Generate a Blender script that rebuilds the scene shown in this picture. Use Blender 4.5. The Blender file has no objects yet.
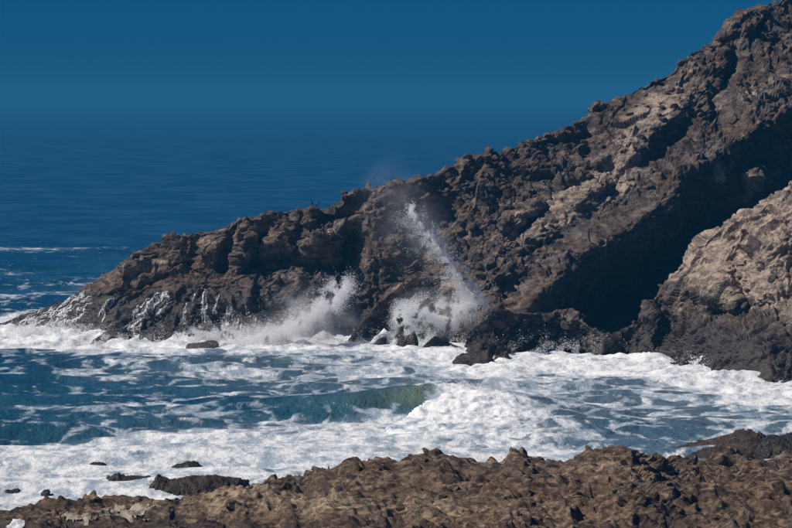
import bpy, math, random
import numpy as np
from mathutils import Vector, Matrix

# ------------------------------------------------------------------ camera, sky, sun, exposure
scn = bpy.context.scene
COL = scn.collection
CAM_Z, FPX, HOR, PW, PH = 25.0, 3500.0, 97.0, 792.0, 528.0
PITCH = math.atan((PH / 2 - HOR) / FPX)
cd = bpy.data.cameras.new('camera')
cam = bpy.data.objects.new('camera', cd); COL.objects.link(cam)
cam.location = (0, 0, CAM_Z)
cam.rotation_euler = (math.pi / 2 - PITCH, 0, 0)
cd.sensor_width = 36.0
cd.lens = 36.0 * FPX / PW
cd.clip_start = 1.0
cd.clip_end = 60000.0
scn.camera = cam

SUN_AZ = math.radians(261.0)      # clockwise from +Y: the sun stands to the left
SUN_EL = math.radians(45.0)
TO_SUN = Vector((math.sin(SUN_AZ) * math.cos(SUN_EL), math.cos(SUN_AZ) * math.cos(SUN_EL), math.sin(SUN_EL)))
world = bpy.data.worlds.new('World'); scn.world = world
world.use_nodes = True
wn = world.node_tree; wn.nodes.clear()
sky = wn.nodes.new('ShaderNodeTexSky'); sky.sky_type = 'NISHITA'
sky.sun_disc = False
sky.sun_elevation = SUN_EL; sky.sun_rotation = SUN_AZ
sky.altitude = 0; sky.air_density = 1.0; sky.dust_density = 0.2; sky.ozone_density = 3.0
tint = wn.nodes.new('ShaderNodeMix'); tint.data_type = 'RGBA'; tint.blend_type = 'MULTIPLY'
tint.inputs['Factor'].default_value = 1.0
tint.inputs[7].default_value = (0.0040, 0.135, 0.43, 1)      # polarised, deep blue air
bg = wn.nodes.new('ShaderNodeBackground'); bg.inputs['Strength'].default_value = 0.09
wo = wn.nodes.new('ShaderNodeOutputWorld')
wn.links.new(sky.outputs[0], tint.inputs[6]); wn.links.new(tint.outputs[2], bg.inputs[0])
wn.links.new(bg.outputs[0], wo.inputs[0])

sd = bpy.data.lights.new('sun', 'SUN'); sd.energy = 5.0; sd.angle = math.radians(0.5); sd.color = (1.0, 0.94, 0.85)
sun = bpy.data.objects.new('sun', sd); COL.objects.link(sun)
sun.rotation_euler = TO_SUN.to_track_quat('Z', 'Y').to_euler()
sun.location = (-200, -100, 200)

scn.view_settings.view_transform = 'Standard'
scn.view_settings.look = 'None'
scn.view_settings.exposure = 0.0
scn.view_settings.gamma = 1.0
scn.view_settings.use_curve_mapping = False
scn.cycles.max_bounces = 5
scn.cycles.diffuse_bounces = 2
scn.cycles.glossy_bounces = 2
scn.cycles.transmission_bounces = 2
scn.cycles.transparent_max_bounces = 8
scn.cycles.volume_bounces = 1
scn.cycles.use_denoising = True
random.seed(7)
RNG = np.random.default_rng(11)

# ------------------------------------------------------------------ helpers
def ray(px, py):
    """direction through a photo pixel, scaled so that y = 1"""
    u = (np.asarray(px, float) - PW / 2) / FPX
    v = (PH / 2 - np.asarray(py, float)) / FPX
    cp, sp = math.cos(PITCH), math.sin(PITCH)
    y = cp + v * sp
    z = -sp + v * cp
    return u / y, z / y

def at(px, py, D):
    dx, dz = ray(px, py)
    return np.stack([dx * D, np.broadcast_to(D, np.shape(dx)) + 0 * dx, CAM_Z + dz * D], -1)

def d_for_z(px, py, z):
    dx, dz = ray(px, py)
    return (z - CAM_Z) / dz

def topix(P):
    """world points -> photo pixels"""
    cp, sp = math.cos(PITCH), math.sin(PITCH)
    y, z = P[..., 1], P[..., 2] - CAM_Z
    f = y * cp - z * sp
    up = y * sp + z * cp
    return PW / 2 + FPX * P[..., 0] / f, PH / 2 - FPX * up / f

def smooth(a, b, x):
    t = np.clip((x - a) / (b - a), 0, 1)
    return t * t * (3 - 2 * t)

def hash_u(ix, iy, iz, seed):
    h = (ix.astype(np.uint32) * np.uint32(0x8da6b343)) ^ (iy.astype(np.uint32) * np.uint32(0xd8163841)) \
        ^ (iz.astype(np.uint32) * np.uint32(0xcb1ab31f)) ^ np.uint32((seed * 0x9e3779b1) & 0xffffffff)
    h ^= h >> np.uint32(15); h *= np.uint32(0x2c1b3c6d); h ^= h >> np.uint32(12)
    h *= np.uint32(0x297a2d39); h ^= h >> np.uint32(15)
    return h

def h01(h):
    return (h & np.uint32(0xffffff)).astype(np.float32) / np.float32(0xffffff)

def vnoise(p, seed):
    p = p.astype(np.float32)
    fl = np.floor(p); f = p - fl
    i = fl.astype(np.int64)
    w = f * f * f * (f * (f * 6 - 15) + 10)
    r = 0
    for dx in (0, 1):
        wx = w[..., 0] if dx else 1 - w[..., 0]
        for dy in (0, 1):
            wy = w[..., 1] if dy else 1 - w[..., 1]
            for dz in (0, 1):
                wz = w[..., 2] if dz else 1 - w[..., 2]
                r = r + wx * wy * wz * h01(hash_u(i[..., 0] + dx, i[..., 1] + dy, i[..., 2] + dz, seed))
    return r * 2 - 1

ROT = np.array([[0.36, 0.48, -0.8], [-0.8, 0.6, 0.0], [0.48, 0.64, 0.6]], np.float32)
def fbm(p, octaves=4, seed=1, gain=0.5, ridged=False):
    p = np.asarray(p, np.float32)
    a, r, tot = 1.0, 0, 0
    for o in range(octaves):
        n = vnoise(p, seed + o * 17)
        if ridged:
            n = 1 - 2 * np.abs(n)
        r = r + a * n; tot += a
        a *= gain; p = (p @ ROT.T) * 2.03 + 3.1
    return r / tot

def blocks(p, seed, tilt=0.5, curve=1.15):
    """faceted rock: the upper envelope of tilted, slightly domed blocks on a jittered lattice, in cell units"""
    p = np.asarray(p, np.float32)
    i = np.floor(p).astype(np.int64)
    best = np.full(p.shape[:-1], -1e9, np.float32)
    for dx in (-1, 0, 1):
        for dy in (-1, 0, 1):
            for dz in (-1, 0, 1):
                jx, jy, jz = i[..., 0] + dx, i[..., 1] + dy, i[..., 2] + dz
                h = hash_u(jx, jy, jz, seed)
                d0 = p[..., 0] - jx - (h & np.uint32(1023)).astype(np.float32) / 1023
                d1 = p[..., 1] - jy - ((h >> np.uint32(10)) & np.uint32(1023)).astype(np.float32) / 1023
                d2 = p[..., 2] - jz - ((h >> np.uint32(20)) & np.uint32(1023)).astype(np.float32) / 1023
                g = h * np.uint32(2654435761); g ^= g >> np.uint32(15)
                nx = (g & np.uint32(255)).astype(np.float32) / 127.5 - 1
                ny = ((g >> np.uint32(8)) & np.uint32(255)).astype(np.float32) / 127.5 - 1
                nz = ((g >> np.uint32(16)) & np.uint32(255)).astype(np.float32) / 127.5 - 1
                off = ((g >> np.uint32(24)) & np.uint32(255)).astype(np.float32) / 255
                v = 0.55 * off + tilt * (d0 * nx + d1 * ny + d2 * nz) - curve * np.maximum(np.maximum(np.abs(d0 + 0.3 * d1), np.abs(d1 - 0.3 * d2)), np.abs(d2 + 0.3 * d0))
                np.maximum(best, v, out=best)
    return (best - 0.45 + 0.4 * (curve - 1.15)).astype(np.float32)

def normals(V):
    du = np.gradient(V, axis=1); dv = np.gradient(V, axis=0)
    n = np.cross(du, dv)
    return n / (np.linalg.norm(n, axis=-1, keepdims=True) + 1e-9)

def rock_disp(P, N, amp, size, seed, strata=(0.45, 0.2, 0.87), stretch=2.2, fine=1.0, saw=0.0, tl=1.0, wide=1.0, rmin=0.35, small=1.0):
    """displace points P along N by layered blocky relief; size = metres of the largest block"""
    s = np.array(strata, float); s /= np.linalg.norm(s)
    Pf = P.reshape(-1, 3).astype(np.float32) * np.array([1 / wide, 1, 1], np.float32)
    warp = np.stack([fbm(Pf / (size * 1.1) + k * 9.7, 3, seed + k) for k in range(3)], -1)
    W = Pf + warp * size * 0.35
    # stretch along the bedding
    along = (W @ s)[:, None] * s
    W2 = (W - along) / stretch + along
    h = fbm(Pf / (size * 2.6), 3, seed + 40) * 0.9
    h = h + fbm(Pf / (size * 1.2), 4, seed + 50, 0.55, True) * 0.35
    rg = rmin + (1.2 - rmin) * smooth(-0.28, 0.30, fbm(Pf / (size * 2.2) + 21, 3, seed + 90))      # smooth slabs beside broken ground
    h = h + blocks(W2 / (size * 0.75), seed + 60, 0.66 * tl, 1.3) * 1.0
    h = h + blocks(W2 / (size * 0.30) + 5, seed + 61, 0.95 * tl, 1.2) * 0.66 * (0.4 + 0.6 * rg)
    h = h + blocks(W / (size * 0.125) + 8, seed + 62, 1.1 * tl) * 0.30 * rg * small
    h = h + blocks(Pf / (size * 0.055) + 2, seed + 63, 1.1) * 0.10 * fine * rg * small
    q = (W @ s) / (size * 0.21) + 1.5 * fbm(Pf / (size * 1.5) + 3, 2, seed + 80)
    q = q - np.floor(q)
    h = h + np.where(q < 0.68, q / 0.68, (1 - q) / 0.32) * saw * smooth(-0.15, 0.35, fbm(Pf / (size * 1.8) + 7, 2, seed + 81))
    return (P.reshape(-1, 3) + N.reshape(-1, 3) * (h * amp)[:, None]).reshape(P.shape), h.reshape(P.shape[:-1])

def add_mesh(name, verts, faces, mat, parent=None, attrs=None, smooth_shade=False):
    """verts (n,3), faces (m,k) with k = 3 or 4"""
    me = bpy.data.meshes.new(name)
    n, m, k = len(verts), len(faces), faces.shape[1]
    me.vertices.add(n); me.vertices.foreach_set('co', np.ascontiguousarray(verts, np.float32).ravel())
    me.loops.add(m * k); me.loops.foreach_set('vertex_index', np.ascontiguousarray(faces, np.int32).ravel())
    me.polygons.add(m)
    me.polygons.foreach_set('loop_start', np.arange(0, m * k, k, dtype=np.int32))
    me.polygons.foreach_set('loop_total', np.full(m, k, np.int32))
    me.polygons.foreach_set('use_smooth', np.full(m, bool(smooth_shade)))
    for key, val in (attrs or {}).items():
        a = me.attributes.new(key, 'FLOAT', 'POINT')
        a.data.foreach_set('value', np.ascontiguousarray(val, np.float32).ravel())
    me.update(calc_edges=True)
    if mat: me.materials.append(mat)
    o = bpy.data.objects.new(name, me); COL.objects.link(o)
    if parent: o.parent = parent
    return o

def grid_faces(r, c):
    i = np.arange(r * c).reshape(r, c)
    return np.stack([i[:-1, :-1], i[:-1, 1:], i[1:, 1:], i[1:, :-1]], -1).reshape(-1, 4)

def grid_obj(name, V, mat, attrs=None, smooth_shade=False, parent=None):
    r, c = V.shape[:2]
    return add_mesh(name, V.reshape(-1, 3), grid_faces(r, c), mat, parent,
                    {k: v.ravel() for k, v in (attrs or {}).items()}, smooth_shade)

def tag(o, label=None, cat=None, group=None, kind=None):
    if label: o['label'] = label
    if cat: o['category'] = cat
    if group: o['group'] = group
    if kind: o['kind'] = kind
    return o

def empty(name, loc):
    e = bpy.data.objects.new(name, None); COL.objects.link(e); e.location = loc; e.empty_display_size = 0.5
    return e

def lerp_pts(pts, x):
    a = np.array(pts, float)
    return np.interp(x, a[:, 0], a[:, 1])

def poly_dist(px, py, poly):
    """distance to a pixel polyline, signed side (+ = right of / below its direction), fraction along"""
    best = np.full(np.shape(px), 1e9); side = np.zeros(np.shape(px)); frac = np.zeros(np.shape(px))
    n = len(poly) - 1
    for k in range(n):
        (ax, ay), (bx, by) = poly[k], poly[k + 1]
        ex, ey = bx - ax, by - ay
        L = ex * ex + ey * ey
        t = np.clip(((px - ax) * ex + (py - ay) * ey) / L, 0, 1)
        d = np.hypot(px - ax - t * ex, py - ay - t * ey)
        s = ex * (py - ay) - ey * (px - ax)
        m = d < best
        best = np.where(m, d, best); side = np.where(m, np.sign(s), side); frac = np.where(m, (k + t) / n, frac)
    return best, side, frac

def gauss(px, py, cx, cy, sx, sy, deg=0):
    a = math.radians(deg); c, s = math.cos(a), math.sin(a)
    u = (px - cx) * c + (py - cy) * s; v = -(px - cx) * s + (py - cy) * c
    return np.exp(-(u / sx) ** 2 - (v / sy) ** 2)

# ------------------------------------------------------------------ materials
class NT:
    def __init__(self, name):
        self.m = bpy.data.materials.new(name); self.m.use_nodes = True
        self.t = self.m.node_tree; self.t.nodes.clear()
        self.out = self.t.nodes.new('ShaderNodeOutputMaterial')
    def n(self, kind, **props):
        x = self.t.nodes.new(kind)
        for k, v in props.items(): setattr(x, k, v)
        return x
    def l(self, a, b): self.t.links.new(a, b)
    def set(self, sock, v):
        if hasattr(v, 'is_linked') or isinstance(v, bpy.types.NodeSocket): self.l(v, sock)
        else: sock.default_value = v
    def coords(self, scale=(1, 1, 1), rot=(0, 0, 0)):
        tc = self.n('ShaderNodeTexCoord'); mp = self.n('ShaderNodeMapping')
        mp.inputs['Scale'].default_value = scale; mp.inputs['Rotation'].default_value = rot
        self.l(tc.outputs['Object'], mp.inputs['Vector']); return mp.outputs[0]
    def noise(self, vec, scale, detail=5, rough=0.6, dist=0.0):
        x = self.n('ShaderNodeTexNoise'); self.l(vec, x.inputs['Vector'])
        x.inputs['Scale'].default_value = scale; x.inputs['Detail'].default_value = detail
        x.inputs['Roughness'].default_value = rough; x.inputs['Distortion'].default_value = dist
        return x.outputs['Fac']
    def math(self, op, a, b=0.0, c=0.0, clamp=False):
        x = self.n('ShaderNodeMath', operation=op, use_clamp=clamp)
        for k, v in enumerate((a, b, c)):
            self.set(x.inputs[k], v)
        return x.outputs[0]
    def ramp(self, fac, stops):
        x = self.n('ShaderNodeValToRGB'); cr = x.color_ramp
        while len(cr.elements) < len(stops): cr.elements.new(0.5)
        for e, (p, c) in zip(cr.elements, stops):
            e.position = p; e.color = tuple(c) + (1,) if len(c) == 3 else c
        self.l(fac, x.inputs[0]); return x.outputs[0]
    def step(self, v, a, b):
        x = self.n('ShaderNodeMapRange', interpolation_type='SMOOTHSTEP')
        self.set(x.inputs['Value'], v); x.inputs['From Min'].default_value = a; x.inputs['From Max'].default_value = b
        return x.outputs[0]
    def mix(self, fac, a, b, blend='MIX'):
        x = self.n('ShaderNodeMix', data_type='RGBA', blend_type=blend)
        self.set(x.inputs['Factor'], fac)
        for s, v in ((x.inputs[6], a), (x.inputs[7], b)):
            self.set(s, v if not isinstance(v, tuple) or len(v) == 4 else v + (1,))
        return x.outputs[2]
    def attr(self, name):
        x = self.n('ShaderNodeAttribute', attribute_name=name); return x.outputs['Fac']

def rock_material(name, dark, mid, grey, tan, wetcol, size=1.0, bump=0.5, rust=(0.075, 0.042, 0.026), slate=(0.045, 0.042, 0.045), lo=0.0):
    m = NT(name)
    v = m.coords()
    vs = m.coords((1, 1, 2.6), (0.0, math.radians(24), math.radians(12)))
    big = m.noise(v, 0.11 / size, 4, 0.55)
    med = m.noise(vs, 0.7 / size, 6, 0.68, 0.4)
    fine = m.noise(v, 4.5 / size, 5, 0.7)
    patch = m.noise(v, 0.33 / size, 5, 0.6, 0.6)
    c = m.ramp(med, [(0.34 + lo, dark), (0.46 + lo * 0.6, mid), (0.57 - lo * 0.2, grey), (0.68 - lo * 0.6, tuple(0.55 * a + 0.45 * b for a, b in zip(grey, tan)))])
    c = m.mix(m.step(big, 0.45, 0.62), c, m.mix(0.55, c, mid))
    band = m.noise(m.coords((0.25, 0.25, 1.6), (0.0, math.radians(34), math.radians(8))), 0.32 / size, 4, 0.6, 0.4)
    c = m.mix(m.math('MULTIPLY', m.step(band, 0.52, 0.66), 0.6), c, m.mix(m.step(med, 0.4, 0.62), rust, tuple(2.2 * x for x in rust)))
    c = m.mix(m.math('MULTIPLY', m.step(band, 0.46, 0.34), 0.5), c, m.mix(m.step(med, 0.4, 0.62), slate, tuple(2.4 * x for x in slate)))
    # pale rock, and sunlit bands painted paler, where the attribute says so
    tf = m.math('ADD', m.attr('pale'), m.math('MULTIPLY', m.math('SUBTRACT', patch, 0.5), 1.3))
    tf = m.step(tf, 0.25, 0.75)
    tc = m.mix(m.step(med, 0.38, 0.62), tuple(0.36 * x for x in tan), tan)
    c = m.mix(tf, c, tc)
    # fine grain
    c = m.mix(0.75, c, m.ramp(fine, [(0.3, (0.28, 0.28, 0.29)), (0.5, (0.95, 0.95, 0.95)), (0.7, (1.45, 1.4, 1.33))]), 'MULTIPLY')
    wf = m.math('ADD', m.attr('wet'), m.math('MULTIPLY', m.math('SUBTRACT', patch, 0.5), 0.8))  # wet rock, and the painted shadow band of the shore
    wf = m.step(wf, 0.3, 0.75)
    wc = m.mix(0.8, c, m.mix(m.step(med, 0.4, 0.7), wetcol, tuple(2.4 * x for x in wetcol)))
    c = m.mix(wf, c, wc)
    b = m.n('ShaderNodeBsdfPrincipled')
    m.l(c, b.inputs['Base Color'])
    rr = m.math('SUBTRACT', 0.92, m.math('MULTIPLY', wf, 0.42))
    m.l(rr, b.inputs['Roughness'])
    b.inputs['Specular IOR Level'].default_value = 0.3
    hgt = m.math('ADD', m.math('MULTIPLY', m.noise(v, 1.7 / size, 7, 0.7), 1.0), m.math('MULTIPLY', fine, 0.35))
    bp = m.n('ShaderNodeBump'); bp.inputs['Strength'].default_value = bump; bp.inputs['Distance'].default_value = 0.3 * size
    m.l(hgt, bp.inputs['Height']); m.l(bp.outputs[0], b.inputs['Normal'])
    m.l(b.outputs[0], m.out.inputs[0])
    return m.m

M_HEAD = rock_material('headland_rock', (0.022, 0.018, 0.019), (0.070, 0.050, 0.041), (0.142, 0.106, 0.085), (0.39, 0.305, 0.24), (0.016, 0.012, 0.011))
M_SHORE = rock_material('shore_rock', (0.026, 0.017, 0.012), (0.10, 0.065, 0.040), (0.185, 0.13, 0.086), (0.40, 0.30, 0.20), (0.026, 0.015, 0.009), 0.5, 0.8, lo=0.06)
M_REEF = rock_material('reef_rock', (0.015, 0.012, 0.01), (0.04, 0.027, 0.02), (0.065, 0.045, 0.034), (0.12, 0.09, 0.07), (0.012, 0.009, 0.008), 0.5, 0.5)

def water_material():
    m = NT('sea_water')
    v = m.coords()
    vs = m.coords((0.42, 0.30, 0.6))
    foam = m.attr('foam')
    n1 = m.noise(vs, 0.9, 6, 0.68, 0.7)
    n2 = m.noise(vs, 0.16, 4, 0.6, 0.5)
    n = m.math('ADD', m.math('MULTIPLY', n1, 0.72), m.math('MULTIPLY', n2, 0.45))
    # lacy net of foam lines between open cells
    wv = m.n('ShaderNodeVectorMath', operation='ADD'); m.l(vs, wv.inputs[0])
    wn_ = m.n('ShaderNodeTexNoise'); m.l(vs, wn_.inputs['Vector']); wn_.inputs['Scale'].default_value = 0.9; wn_.inputs['Detail'].default_value = 4
    ws = m.n('ShaderNodeVectorMath', operation='SCALE'); m.l(wn_.outputs['Color'], ws.inputs[0]); ws.inputs['Scale'].default_value = 1.4
    m.l(ws.outputs[0], wv.inputs[1])
    vo = m.n('ShaderNodeTexVoronoi', feature='DISTANCE_TO_EDGE'); m.l(wv.outputs[0], vo.inputs['Vector']); vo.inputs['Scale'].default_value = 0.75
    lace = m.step(vo.outputs['Distance'], 0.26, 0.0)
    n = m.math('ADD', n, m.math('MULTIPLY', m.math('SUBTRACT', lace, 0.45), 0.13))
    f = m.math('ADD', foam, m.math('MULTIPLY', m.math('SUBTRACT', n, 0.585), 2.1))
    f = m.step(f, 0.40, 0.66)
    thick = m.step(m.math('ADD', m.math('MULTIPLY', foam, 0.6), m.math('MULTIPLY', m.math('SUBTRACT', m.noise(m.coords((0.75, 0.38, 1)), 1.0, 7, 0.74), 0.5), 2.9)), 0.12, 0.80)
    fc = m.mix(thick, (0.30, 0.37, 0.44), (0.86, 0.86, 0.85))
    swell = m.noise(m.coords((0.06, 0.045, 0.05)), 1.0, 7, 0.68)
    deep = m.mix(m.step(swell, 0.4, 0.62), (0.005, 0.048, 0.082), (0.020, 0.084, 0.126))
    wc = m.mix(m.attr('green'), deep, (0.105, 0.145, 0.115))
    # aerated, milky water between the foam streaks
    wc = m.mix(m.math('MULTIPLY', m.step(foam, 0.25, 0.75), 0.6), wc, (0.23, 0.29, 0.35))
    w = m.n('ShaderNodeBsdfPrincipled'); m.l(wc, w.inputs['Base Color'])
    w.inputs['Roughness'].default_value = 0.22; w.inputs['IOR'].default_value = 1.33
    d = m.n('ShaderNodeBsdfPrincipled'); m.l(fc, d.inputs['Base Color'])
    d.inputs['Roughness'].default_value = 0.9; d.inputs['Specular IOR Level'].default_value = 0.1
    h = m.math('ADD', m.math('MULTIPLY', m.noise(m.coords((0.8, 0.5, 0.8)), 0.5, 5, 0.6), 1.0), m.math('MULTIPLY', m.noise(v, 2.2, 4, 0.6), 0.16))
    bp = m.n('ShaderNodeBump'); bp.inputs['Strength'].default_value = 0.8; bp.inputs['Distance'].default_value = 1.0
    m.l(h, bp.inputs['Height']); m.l(bp.outputs[0], w.inputs['Normal'])
    hf = m.math('ADD', m.noise(m.coords((0.8, 0.45, 1)), 1.4, 8, 0.72), m.math('MULTIPLY', f, 0.35))
    bf = m.n('ShaderNodeBump'); bf.inputs['Strength'].default_value = 0.5; bf.inputs['Distance'].default_value = 0.7
    m.l(hf, bf.inputs['Height']); m.l(bf.outputs[0], d.inputs['Normal'])
    mx = m.n('ShaderNodeMixShader'); m.l(f, mx.inputs[0]); m.l(w.outputs[0], mx.inputs[1]); m.l(d.outputs[0], mx.inputs[2])
    m.l(mx.outputs[0], m.out.inputs[0])
    return m.m
M_WATER = water_material()

def foam_material(name, lo, hi, transl=0.25):
    m = NT(name)
    v = m.coords()
    c = m.mix(m.step(m.noise(v, 2.5, 6, 0.7), 0.3, 0.65), lo, hi)
    d = m.n('ShaderNodeBsdfDiffuse'); m.l(c, d.inputs[0])
    t = m.n('ShaderNodeBsdfTranslucent'); m.l(c, t.inputs[0])
    bf = m.n('ShaderNodeBump'); bf.inputs['Strength'].default_value = 0.5; bf.inputs['Distance'].default_value = 0.3
    m.l(m.noise(v, 2.0, 6, 0.7), bf.inputs['Height']); m.l(bf.outputs[0], d.inputs['Normal'])
    x = m.n('ShaderNodeMixShader'); x.inputs[0].default_value = transl
    m.l(d.outputs[0], x.inputs[1]); m.l(t.outputs[0], x.inputs[2]); m.l(x.outputs[0], m.out.inputs[0])
    return m.m
M_FOAM = foam_material('white_water', (0.70, 0.73, 0.76), (0.88, 0.88, 0.88))
M_DROP = foam_material('water_drops', (0.93, 0.94, 0.95), (0.96, 0.96, 0.96), 0.5)
def fall_material():
    m = NT('falling_water')
    v = m.coords((1, 1, 0.45))
    d = m.n('ShaderNodeBsdfDiffuse'); d.inputs[0].default_value = (0.78, 0.80, 0.82, 1)
    t = m.n('ShaderNodeBsdfTransparent')
    n = m.noise(v, 4.5, 6, 0.72, 0.3)
    bf = m.n('ShaderNodeBump'); bf.inputs['Strength'].default_value = 0.2; bf.inputs['Distance'].default_value = 0.1
    m.l(n, bf.inputs['Height']); m.l(bf.outputs[0], d.inputs['Normal'])
    x = m.n('ShaderNodeMixShader'); m.l(m.step(n, 0.38, 0.64), x.inputs[0]); m.l(t.outputs[0], x.inputs[1]); m.l(d.outputs[0], x.inputs[2])
    m.l(x.outputs[0], m.out.inputs[0]); return m.m
M_FALL = fall_material()
M_SCUM = foam_material('sea_scum', (0.20, 0.165, 0.12), (0.38, 0.34, 0.27), 0.0)

# ------------------------------------------------------------------ rock lofts traced along skyline and waterline
class Loft:
    """surface between a foot line and a crest line (photo pixels with real distances), continued behind the crest and below water"""
    def __init__(self, px0, px1, ncol, nrow, base, crest, d_base, d_crest, offset=None, back=(30, 40.0, 0.7),
                 down=6, amp=1.3, size=5.0, seed=1, strata=(0.45, 0.2, 0.87), stretch=2.2, power=1.0, taper=0.0, blur=(0.5, 2, 0.5), **rk):
        px = np.linspace(px0, px1, ncol)
        t = np.linspace(0, 1, nrow)
        pb, pc = base(px), crest(px)
        db, dc = d_base(px, pb), d_crest(px, pc)
        PX = np.broadcast_to(px, (nrow, ncol)).copy()
        ker = np.exp(-np.linspace(-2, 2, 2 * int(ncol * 0.05) + 1) ** 2); ker /= ker.sum()
        pad = len(ker) // 2
        pcs = np.convolve(np.pad(pc, pad, mode='edge'), ker, 'valid')      # fine skyline detail stays near the crest
        pcs = np.minimum(np.maximum(pcs, np.minimum(pc, pb - 0.3)), pb - 0.3)
        PY = pb[None] + (pcs - pb)[None] * t[:, None] + (pc - pcs)[None] * t[:, None] ** 5
        D = db[None] + (dc - db)[None] * (t[:, None] ** power)
        if offset is not None:
            D = D + offset(PX, PY, t[:, None])
        V = at(PX, PY, D)
        rows = [V]
        n, length, slope = back
        s = (np.arange(1, n + 1) / n) ** 1.4 * length
        top = V[-1]
        B = np.repeat(top[None], n, 0)
        B[..., 1] += s[:, None]
        B[..., 0] += s[:, None] * (top[:, 0] / top[:, 1])[None]
        B[..., 2] -= (slope * s * np.minimum(1, s / 6.0))[:, None]
        Dn = np.repeat(V[:1], down, 0)
        k = np.linspace(1, 1.0 / down, down)
        Dn[..., 2] -= (k * 3.0)[:, None]; Dn[..., 1] -= (k * 1.0)[:, None]
        V = np.concatenate([Dn, V, B], 0)
        self.down, self.nrow, self.px0, self.px1, self.ncol = down, nrow, px0, px1, ncol
        self.base, self.crest = base, crest
        self.PX = np.concatenate([np.repeat(PX[:1], down, 0), PX, np.repeat(PX[:1], n, 0)], 0)
        self.PY = np.concatenate([np.repeat(PY[:1], down, 0), PY, np.repeat(PY[-1:], n, 0) - 0.01], 0)
        self.front = np.zeros(V.shape[:2], bool); self.front[down:down + nrow] = True
        self.N = normals(V); self.V0 = V
        av = amp if np.isscalar(amp) else np.broadcast_to(amp(px), V.shape[:2]).ravel()
        self.V, self.h = rock_disp(V, self.N, av, size, seed, strata, stretch, **rk)
        k3 = np.array(blur, float); k3 /= k3.sum(); hw = len(k3) // 2
        Pd = np.pad(self.V, ((0, 0), (hw, hw), (0, 0)), mode='edge')
        self.V = sum(k3[i] * Pd[:, i:i + ncol] for i in range(len(k3)))
        self.V[..., 0] = Pd[:, hw:hw + ncol, 0]
        if taper:
            w = np.minimum(smooth(px0, px0 + taper, px), smooth(-px1, -px1 + taper, -px))
            self.V[..., 2] -= ((1 - w) * 2.0)[None]
        self.N2 = normals(self.V)
    def pick(self, px, py):
        c = (px - self.px0) / (self.px1 - self.px0) * (self.ncol - 1)
        c = int(np.clip(round(float(c)), 0, self.ncol - 1))
        pb, pc = self.PY[self.down, c], self.PY[self.down + self.nrow - 1, c]
        t = (py - pb) / (pc - pb)
        r = self.down + int(np.clip(round(float(t) * (self.nrow - 1)), 0, self.nrow - 1))
        return self.V[r, c].copy(), self.N[r, c].copy()
    def build(self, name, mat, pale=None, wet=None):
        P = self.V
        a = {'pale': pale(self.PX, self.PY, P) if pale else np.zeros(P.shape[:2]),
             'wet': wet(self.PX, self.PY, P) if wet else np.zeros(P.shape[:2])}
        self.obj = grid_obj(name, P, mat, a)
        return self.obj

line = lambda pts: (lambda px: lerp_pts(pts, px))
sea_d = lambda z: (lambda px, py: d_for_z(px, py, z))

# ---- the headland
RIDGE = [(-90, 352), (-30, 338), (0, 326), (20, 317), (40, 311), (60, 303), (80, 297), (90, 289), (100, 281), (110, 275), (122, 268),
         (133, 261), (145, 251), (155, 244), (165, 238), (180, 234), (200, 229), (220, 225), (240, 220), (262, 214),
         (285, 211), (300, 210), (313, 209), (325, 206), (338, 200), (346, 191), (360, 188), (385, 186), (400, 185), (412, 183),
         (425, 179), (440, 173), (455, 169), (463, 163), (475, 163), (485, 158), (500, 157), (514, 152), (521, 144), (540, 138),
         (555, 134), (570, 126), (590, 118), (600, 107), (620, 99), (640, 86), (650, 79), (665, 71), (680, 58), (700, 46),
         (715, 39), (735, 23), (750, 15), (765, 7), (775, 1), (792, -11), (850, -45), (900, -70)]
FOOT = [(-90, 352.5), (-30, 340), (0, 333), (60, 341), (120, 343), (180, 345), (250, 347), (320, 346), (400, 347), (450, 351), (500, 354), (900, 352)]
DCREST = [(-90, 372), (0, 386), (100, 371), (200, 366), (313, 364), (400, 367), (500, 376), (600, 386), (700, 396), (792, 408), (900, 420)]
EDGE = [(500, 362), (548, 300), (590, 262), (645, 232), (700, 178), (760, 140), (900, 60)]
def head_offset(px, py, t):
    w = np.clip(t * 4, 0, 1) * np.clip((1 - t) * 5, 0, 1)
    o = np.zeros_like(px)
    d, s, fr = poly_dist(px, py, EDGE)
    sd_ = d * s
    o += 30 * smooth(0, 45, sd_) * (1 - 0.72 * smooth(640, 740, px)) - 3.5 * np.exp(-((sd_ + 14) / 16) ** 2) * smooth(500, 540, px)
    for poly, wd, am in ([(734, 55), (724, 85), (718, 115)], 7, 4.5), ([(236, 216), (222, 268)], 5, 3), ([(268, 212), (252, 268)], 5, 3.5), \
            ([(300, 216), (296, 250)], 5, 2.5), ([(352, 240), (347, 268), (346, 330)], 11, 7), ([(196, 236), (188, 262)], 4, 2), \
            ([(612, 168), (560, 196), (520, 235)], 9, 3), ([(440, 200), (420, 250)], 14, 3), ([(690, 120), (640, 165), (600, 200)], 8, 3):
        d, s, fr = poly_dist(px, py, poly)
        o += 0.75 * am * np.exp(-(d / wd) ** 2)
    for cx, cy, sx, sy, dg, am in ((660, 108, 50, 22, -35, -4), (592, 190, 46, 20, -30, -4), (505, 245, 36, 28, -40, -3), (275, 262, 26, 13, -15, 5),
                                   (322, 268, 22, 20, 0, 4), (208, 245, 22, 16, 0, -2.5), (150, 288, 40, 10, -25, 2.5), (770, 95, 40, 16, -35, -4),
                                   (230, 300, 40, 14, -8, -1.5), (310, 232, 18, 12, 0, -2.5), (430, 240, 26, 20, 0, -2), (756, 178, 20, 10, -30, -8)):
        o += 0.7 * am * gauss(px, py, cx, cy, sx, sy, dg)
    return o * w
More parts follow.
